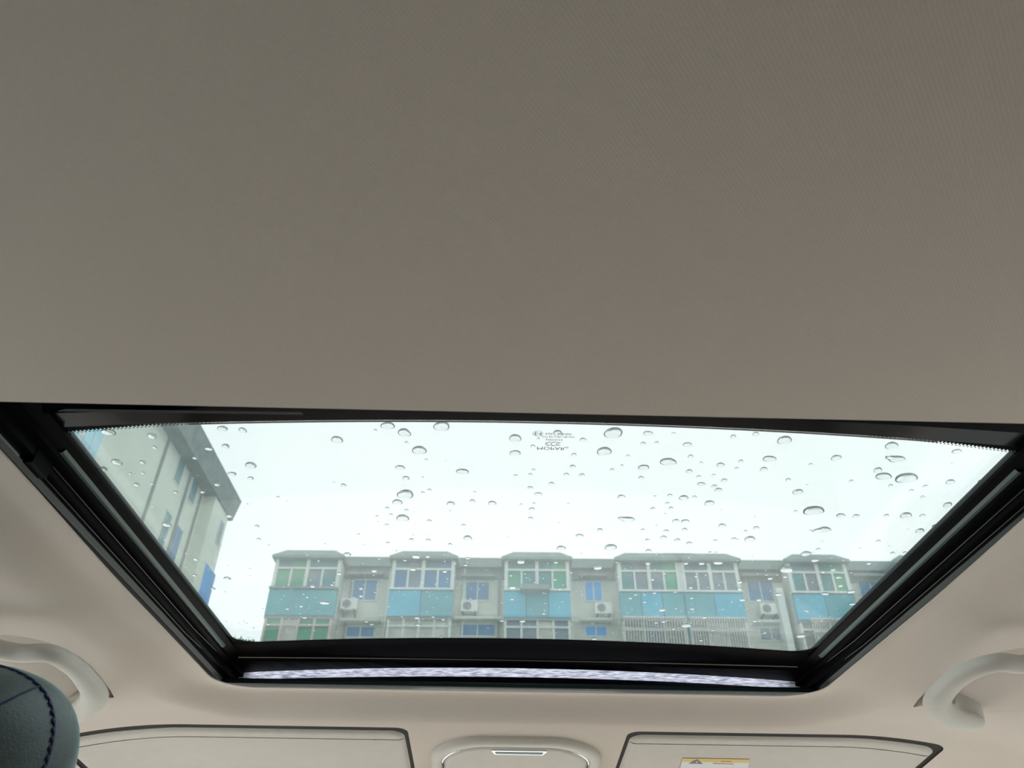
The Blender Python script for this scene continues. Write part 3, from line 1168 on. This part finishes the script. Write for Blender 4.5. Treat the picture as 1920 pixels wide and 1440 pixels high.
# the dome must stand clear of the pane: skip what the frame would hide
for k, tok in enumerate(DROPS.split()):
    px, py, wd = (int(v) for v in tok.split(','))
    p = glass_hit(px, py)
    dep = float(np.dot(p, cf))
    R = wd / 2 * dep / FPX * 1.04
    me = TAIL if (px, py) == (1546, 994) else WEDGE if (px, py) in ((1178, 975), (1682, 862)) else CAPS[(k * 7) % 9] if wd > 12 else CAPS[k % 6]
    if (px, py) in ((1253, 867), (1700, 898), (1526, 959), (1657, 894), (867, 885)):
        me = CAPS[6 + k % 3]
    o = bpy.data.objects.new('raindrop', me)
    C.objects.link(o)
    o.location = (p[0], p[1], OZ + p[2])
    o.scale = (R, R, R)
    if (px, py) in BIG:
        tag(o, BIG[(px, py)], 'raindrop', 'large raindrops on the sunroof')
    else:
        ZONES.setdefault(zone(px, py), []).append((px, o))
for where, items in ZONES.items():
    items.sort(key=lambda t: t[0])
    for k, (_, o) in enumerate(items):
        lead = 'lone raindrop' if len(items) == 1 else ORD[k] + ' raindrop from left'
        tag(o, lead + ' ' + where, 'raindrop', 'raindrops ' + where)

# fine spray between the larger drops
mb = MB()
cnt = 0
while cnt < 900:
    x = rng.uniform(-0.36, 0.44)
    y = 0.55 + 0.51 * rng.random() ** 0.6
    if y < 0.75 and rng.random() < 0.6:
        continue
    R = 0.0004 + 0.0011 * rng.random() ** 3
    n = 8
    vs = [(x + R * cos(2 * pi * q / n), y + R * sin(2 * pi * q / n), gz(x) + 0.0043) for q in range(n)]
    vs += [(x + R * .7 * cos(2 * pi * q / n), y + R * .7 * sin(2 * pi * q / n), gz(x) + 0.0043 + R * .28) for q in range(n)]
    vs.append((x, y, gz(x) + 0.0043 + R * .38))
    fs = [(q, (q + 1) % n, n + (q + 1) % n, n + q) for q in range(n)] + [(n + q, n + (q + 1) % n, 2 * n) for q in range(n)] + [tuple(range(n))[::-1]]
    mb.add(vs, fs)
    cnt += 1
spray = mb.build('rain_spray', 'water', smooth=True)
spray.data.set_sharp_from_angle(angle=radians(60))
spray.location = CAR
tag(spray, 'fine spray of tiny raindrops scattered over the sunroof glass', 'rain spray', kind='stuff')
# ------------------------------------------------------------------ apartment block across the yard
FA = radians(-1.4)                         # the front is turned a little
FO = np.array([3.0, 36.0, 0.0])
FU = np.array([cos(FA), sin(FA), 0.0])      # along the front
FN = np.array([-sin(FA), cos(FA), 0.0])     # into the building


def onf(px, py, off=0.0):
    """pixel -> (u, z) on the plane of the front, off metres into the building"""
    d = ray(px, py)
    k = np.dot(FO + FN * off, FN) / np.dot(d, FN)
    p = d * k
    return float(np.dot(p - FO, FU)), float(p[2]) + OZ


apt = thing('apartment_building', 'apartment block with blue balcony panels and bay windows seen beyond the wet glass', 'building',
            (FO[0], FO[1], 0), rotz=FA)
ZTOP = 16.78 + OZ


def fbox(name, u0, u1, v0, v1, z0, z1, material, par):
    mb = MB()
    mb.box(u0, u1, v0, v1, z0, z1)
    return mb.build(name, material, par)


zc = lambda py: onf(960, py)[1]
WALL = 1.3
zp = zc(1047)
U0, U1 = onf(497, 1100)[0], 34.0
fbox('wall', U0 + 0.15, U1, WALL, 12, 0, zp - 0.3, 'plaster', apt)
fbox('roof_edge', U0 + 0.1, U1, WALL - 0.35, 12, onf(960, 1064, 1.0)[1], onf(960, 1047, 1.0)[1], 'bay_roof', apt)
fbox('roof_edge', U0 + 0.1, U1, WALL - 0.10, WALL + 0.1, onf(960, 1086, 1.2)[1], onf(960, 1064, 1.2)[1], 'plaster_grey', apt)


def bay(a, b, panes, low, panel, split, blocks=1, lowframe='frame_white'):
    """a, b: pixel x of the sides at window height"""
    u0, u1 = onf(a, 1085)[0], onf(b, 1085)[0]
    zt, ze, zw, ztr, zs, zq, zb = zc(1032.5), zc(1051), zc(1054), zc(1067), zc(1104), zc(1107), zc(1157)
    body = fbox('bay', u0 + 0.12, u1 - 0.12, 0.30, WALL, 0, ze, 'recess_dark', apt)
    mb = MB()
    e, i = 0.25, 0.45
    mb.add([(u0 - e, -0.18, ze), (u1 + e, -0.18, ze), (u1 + e, WALL + .6, ze), (u0 - e, WALL + .6, ze),
            (u0 - e, -0.18, ze + .14), (u1 + e, -0.18, ze + .14), (u1 + e, WALL + .6, ze + .14), (u0 - e, WALL + .6, ze + .14),
            (u0 + i - 0.1, 0.15, zt), (u1 - i + 0.1, 0.15, zt), (u1 - i + 0.1, WALL + .6, zt), (u0 + i - 0.1, WALL + .6, zt)],
           [(0, 3, 2, 1), (0, 1, 5, 4), (1, 2, 6, 5), (2, 3, 7, 6), (3, 0, 4, 7), (4, 5, 9, 8), (5, 6, 10, 9), (6, 7, 11, 10), (7, 4, 8, 11), (8, 9, 10, 11)])
    mb.build('roof', 'bay_roof', body)
    n = len(panes)
    wdt = (u1 - u0) / n
    for k in range(n):
        fbox('pane', u0 + k * wdt, u0 + (k + 1) * wdt, 0.16, 0.20, zs, ztr, panes[k], body)
        fbox('upper_pane', u0 + k * wdt, u0 + (k + 1) * wdt, 0.16, 0.20, ztr, ze, panes[k] if k % 2 else 'pane_teal', body)
    for k in range(n + 1):
        h = 0.085 if k in (0, n) or k % 2 == 0 else 0.045
        fbox('post', u0 + k * wdt - h, u0 + k * wdt + h, 0.06, 0.24, zs, ze if (k in (0, n) or k % 2 == 0) else ztr, 'frame_white', body)
    fbox('transom', u0, u1, 0.07, 0.22, ztr - 0.05, ztr + 0.05, 'frame_white', body)
    fbox('sill', u0 - 0.12, u1 + 0.12, -0.08, 0.3, zs - 0.10, zs, 'frame_white' if split else 'plaster_grey', body)
    pw = (u1 - u0 + 0.2) / split if split else (u1 - u0 + 0.2)
    for k in range(max(1, split)):
        fbox('balcony_panel', u0 - 0.1 + k * pw + 0.015, u0 - 0.1 + (k + 1) * pw - 0.015, -0.02 + 0.015 * (k % 2), 0.3, zb, zq - 0.06, panel if k % 2 == 0 else ('panel_teal' if panel == 'panel_blue' else 'panel_blue'), body)
    fbox('slab', u0 - 0.1, u1 + 0.1, 0.05, 0.3, zb - 0.14, zb, 'plaster_grey', body)
    for s_ in (u0, u1):
        fbox('side_wall', s_ - 0.06, s_ + 0.06, 0.2, WALL, 0, ze, 'plaster', body)
    # the storey below
    zl = zc(1228)
    m_ = len(low)
    wdt = (u1 - u0) / m_
    for k in range(m_):
        fbox('pane', u0 + k * wdt, u0 + (k + 1) * wdt, 0.16, 0.20, zl, zb - 0.14, low[k], body)
        fbox('post', u0 + k * wdt - 0.05, u0 + k * wdt + 0.05, 0.06, 0.24, zl, zb - 0.14, lowframe, body)
    fbox('post', u1 - 0.06, u1 + 0.06, 0.06, 0.24, zl, zb - 0.14, lowframe, body)
    fbox('transom', u0, u1, 0.07, 0.22, zc(1176), zc(1172.5), lowframe, body)
    fbox('balcony_panel', u0 - 0.1, u1 + 0.1, 0.0, 0.3, zl - 1.3, zl, panel, body)
    return body, u0, u1, zb, zl


B1 = bay(513, 632, ['pane_green', 'pane_green', 'pane_grey', 'pane_teal'], ['pane_green', 'curtain', 'pane_green', 'pane_green'], 'panel_teal', 0, lowframe='frame_pink')
B2 = bay(736, 848, ['pane_blue', 'pane_grey', 'pane_blue', 'pane_blue'], ['curtain', 'curtain', 'curtain', 'curtain'], 'panel_blue', 2)
B3 = bay(949, 1065, ['pane_green', 'pane_teal', 'pane_teal', 'pane_green'], ['pane_grey', 'pane_grey', 'curtain', 'pane_grey'], 'panel_blue', 3)
B4 = bay(1163, 1273, ['pane_teal', 'pane_grey', 'pane_grey', 'pane_green'], ['recess_dark', 'pane_grey', 'recess_dark'], 'panel_teal', 3)
B4b = bay(1283, 1384, ['pane_grey', 'pane_grey', 'pane_grey', 'pane_grey'], ['recess_dark', 'curtain', 'recess_dark'], 'panel_teal', 2)
B5 = bay(1484, 1590, ['pane_teal', 'pane_grey', 'pane_teal', 'pane_green'], ['recess_dark', 'recess_dark'], 'panel_blue', 2)
B6 = bay(1690, 1800, ['pane_blue', 'pane_grey', 'pane_blue', 'pane_blue'], ['curtain', 'curtain'], 'panel_blue', 2)
# the double bay shares one roof
fbox('roof_join', B4[2] - 0.6, B4b[1] + 0.6, 0.10, WALL + .6, zc(1051) + .02, zc(1032.5) - 0.01, 'bay_roof', B4[0])
fbox('post', B4[2] + 0.06, B4b[1] - 0.06, 0.06, 0.35, zc(1104), zc(1051), 'frame_white', B4[0])
fbox('balcony_panel', B4[2] + 0.11, B4b[1] - 0.11, 0.0, 0.35, 0, zc(1107) - 0.06, 'panel_teal', B4[0])
# security bars in front of the lower windows at the right
for B, f0, f1 in ((B4, 0.0, 1.0), (B4b, 0.0, 1.0), (B5, 0.15, 1.0)):
    body, u0, u1, zb, zl = B
    a, b = u0 + (u1 - u0) * f0, u0 + (u1 - u0) * f1
    grille = MB()
    nb = 22
    for k in range(nb + 1):
        u = a + (b - a) * k / nb
        grille.box(u - 0.018, u + 0.018, -0.30, -0.27, zl, zb - 0.02)
    for z in (zb - 0.05, zc(1183), zl + 0.03):
        grille.box(a, b, -0.31, -0.26, z - 0.03, z + 0.03)
    grille.box(a, b, -0.30, 0.3, zb - 0.05, zb - 0.02)
    g = grille.build('window_bars', 'grille_metal', body)
    g['kind'] = 'stuff'

# windows in the set back wall
for (a, b, t, bt, mt) in ((665, 708, 1089, 1125, 'pane_blue'), (875, 917, 1093, 1125, 'pane_blue'), (1097, 1126, 1092, 1126, 'pane_bright_blue'),
                          (1400, 1446, 1092, 1127, 'pane_blue'), (1608, 1650, 1092, 1122, 'pane_blue'), (652, 702, 1176, 1194, 'pane_blue'),
                          (863, 928, 1172, 1192, 'pane_blue'), (1098, 1136, 1175, 1192, 'pane_bright_blue'), (1424, 1464, 1179, 1200, 'pane_grey')):
    u0, z1 = onf(a, t, WALL)
    u1 = onf(b, t, WALL)[0]
    z0 = onf((a + b) / 2, bt, WALL)[1]
    wn_ = fbox('window', u0 - 0.07, u1 + 0.07, WALL - 0.05, WALL + 0.05, z0 - 0.07, z1 + 0.07, 'frame_white', apt)
    um = (u0 + u1) / 2
    fbox('pane', u0, um - 0.035, WALL - 0.07, WALL, z0, z1, mt, wn_)
    fbox('pane', um + 0.035, u1, WALL - 0.07, WALL, z0, z1, mt, wn_)
    fbox('hood', u0 - 0.3, u1 + 0.3, WALL - 0.45, WALL + 0.1, z1 + 0.18, z1 + 0.30, 'plaster_grey' if t < 1100 else 'plaster', wn_)
# pale column in front of the wall beside the fifth bay, drain pipes
u0, u1 = onf(1463, 1150, 0.6)[0], onf(1476, 1150, 0.6)[0]
fbox('column', u0, u1, 0.5, WALL, 0, zc(1090), 'frame_white', apt)
for px in (651, 724, 868, 935, 1072, 1160, 1392):
    u = onf(px, 1140, 1.1)[0]
    fbox('drain_pipe', u - 0.05, u + 0.05, WALL - 0.12, WALL, 0, onf(960, 1066, WALL)[1], 'pipe_grey' if px % 2 else 'frame_white', apt)
# clothes rack shelf on the third bay
u0, u1 = onf(975, 1103)[0], onf(1030, 1103)[0]
rack = MB()
rack.box(u0, u1, -0.55, 0.0, zc(1112), zc(1103))
rack.build('drying_shelf', 'plaster_grey', B3[0])


def ac(px, py, label, w_=0.82):
    u, z = onf(px, py, 0.95)
    base = FO + FU * u + FN * 0.95
    t = thing('air_conditioner', label, 'air conditioner', (base[0], base[1], z - 0.3), 'outdoor air conditioner units', FA)
    mb = MB()
    mb.box(-w_ / 2, w_ / 2, -0.15, 0.17, 0, 0.56)
    case = mb.build('casing', 'ac_white', t)
    mb = MB()
    n = 20
    cx = -0.10
    mb.add([(cx + 0.22 * cos(2 * pi * k / n), -0.165, 0.28 + 0.22 * sin(2 * pi * k / n)) for k in range(n)] +
           [(cx + 0.22 * cos(2 * pi * k / n), -0.145, 0.28 + 0.22 * sin(2 * pi * k / n)) for k in range(n)],
           [tuple(range(n))] + [(k, (k + 1) % n, n + (k + 1) % n, n + k) for k in range(n)])
    fan = mb.build('fan_grille', 'ac_dark', t)
    mb = MB()
    for rr_ in (0.07, 0.14, 0.21):
        mb.tube([(cx + rr_ * cos(2 * pi * k / n), -0.172, 0.28 + rr_ * sin(2 * pi * k / n)) for k in range(n + 1)], 0.010, 4)
    mb.build('grille_ring', 'ac_white', fan)
    for sx in (-0.3, 0.3):
        mb = MB()
        mb.box(sx - 0.03, sx + 0.03, -0.2, 0.35, -0.07, 0)
        mb.box(sx - 0.03, sx + 0.03, 0.29, 0.35, -0.35, 0)
        mb.build('bracket', 'ac_dark', t)


ac(655, 1133, 'air conditioner on the wall between the first and second bays')
ac(880, 1137, 'air conditioner on the wall between the second and third bays')
ac(1131, 1141, 'air conditioner on the wall right of the third bay')
ac(1440, 1142, 'air conditioner beside the pale column, right of the double bay')

# ------------------------------------------------------------------ pale building at the left
LX = -12.5
lb = thing('corner_building', 'pale cream building with a grey overhanging eave at the left', 'building', (LX - 4, 20, 0))
LO = Vector((LX - 4, 20, 0))


def lbox(name, x0, x1, y0, y1, z0, z1, material, par):
    mb = MB()
    mb.box(x0 - LO.x, x1 - LO.x, y0 - LO.y, y1 - LO.y, z0, z1)
    return mb.build(name, material, par)


YE = float(onx(428, 970, -12.0)[1])
ZE = float(onx(428, 970, -12.0)[2]) + OZ
ZTIP = float(onx(443, 937, -11.95)[2]) + OZ
lbox('wall', LX - 9, LX, 6, YE, 0, ZE, 'plaster_cream', lb)
y2 = float(onx(402, 985, -12.0)[1])
endbay = lbox('end_bay', LX - 0.2, -12.0, YE - 1.9, YE, 0, ZE, 'plaster_cream', lb)
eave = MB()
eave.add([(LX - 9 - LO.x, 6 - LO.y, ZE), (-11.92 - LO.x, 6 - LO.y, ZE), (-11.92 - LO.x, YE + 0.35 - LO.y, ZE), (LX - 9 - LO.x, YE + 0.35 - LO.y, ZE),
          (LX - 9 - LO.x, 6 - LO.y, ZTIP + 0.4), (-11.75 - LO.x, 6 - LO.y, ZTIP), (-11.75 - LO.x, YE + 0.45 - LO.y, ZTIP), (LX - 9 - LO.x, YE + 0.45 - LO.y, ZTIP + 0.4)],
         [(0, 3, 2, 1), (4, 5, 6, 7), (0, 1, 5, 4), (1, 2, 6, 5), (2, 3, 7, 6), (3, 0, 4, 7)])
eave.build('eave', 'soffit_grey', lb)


def lwin(pts, material, X=LX, name='window', proud=0.03):
    """pts: pixel corners on the plane x = X"""
    xl, xr, ym, yt, yb_ = pts
    xm = (xl + xr) / 2
    ys_ = [onx(xl, ym, X)[1], onx(xr, ym, X)[1]]
    zs_ = [onx(xm - 0.27 * (q - ym), q, X)[2] + OZ for q in (yt, yb_)]
    fr = lbox(name, X - 0.1, X + proud, min(ys_) - 0.06, max(ys_) + 0.06, min(zs_) - 0.06, max(zs_) + 0.06, 'frame_white', lb)
    m_ = 2
    for k in range(m_):
        a = min(ys_) + (max(ys_) - min(ys_)) * k / m_
        b = min(ys_) + (max(ys_) - min(ys_)) * (k + 1) / m_
        lbox('pane', X - 0.05, X + proud + 0.02, a + 0.02, b - 0.02, min(zs_), max(zs_), material, fr)
    return fr


lwin((152, 190, 822, 780, 846), 'pane_sky')
lwin((108, 143, 822, 780, 846), 'pane_sky')
lwin((300, 313, 995, 962, 1040), 'pane_teal')
lwin((322, 336, 1015, 990, 1060), 'pane_blue')
lwin((333, 346, 870, 840, 905), 'pane_teal')
lwin((357, 369, 915, 888, 940), 'pane_teal')
lwin((371, 394, 1110, 1068, 1142), 'pane_bright_blue', -12.0)
lwin((407, 415, 1000, 980, 1018), 'pane_teal', -12.0)
for (px, py) in ((300, 870), (338, 950), (352, 1010), (150, 760)):
    p = onx(px, py, LX)
    lbox('drain_pipe', LX, LX + 0.09, p[1] - 0.045, p[1] + 0.045, 0, ZE, 'pipe_grey', lb)

# ------------------------------------------------------------------ tree between the two buildings
p = ony(462, 1213, 34.0)
tr = thing('tree', 'green treetop just showing between the two buildings', 'tree', (p[0], 34.0, 0))
zt = p[2] + OZ
mb = MB()
mb.tube([(0, 0, 0), (0.05, 0, zt * 0.5), (0, 0.1, zt - 0.6)], [0.18, 0.12, 0.05], 8)
mb.build('trunk', 'bark', tr)
mb = MB()
for k in range(900):
    a, b, c = rng.normal(0, 0.42), rng.normal(0, 0.5), -abs(rng.normal(0, 0.9)) + 0.25 * rng.random()
    s_ = 0.07 + 0.06 * rng.random()
    d1 = Vector(rng.normal(0, 1, 3)).normalized() * s_
    d2 = d1.cross(Vector(rng.normal(0, 1, 3))).normalized() * s_ * 0.6
    q = Vector((a, b, zt + c))
    mb.add([q - d1, q + d2, q + d1, q - d2], [(0, 1, 2, 3)])
lv = mb.build('foliage', 'leaf_green', tr)
lv['kind'] = 'stuff'
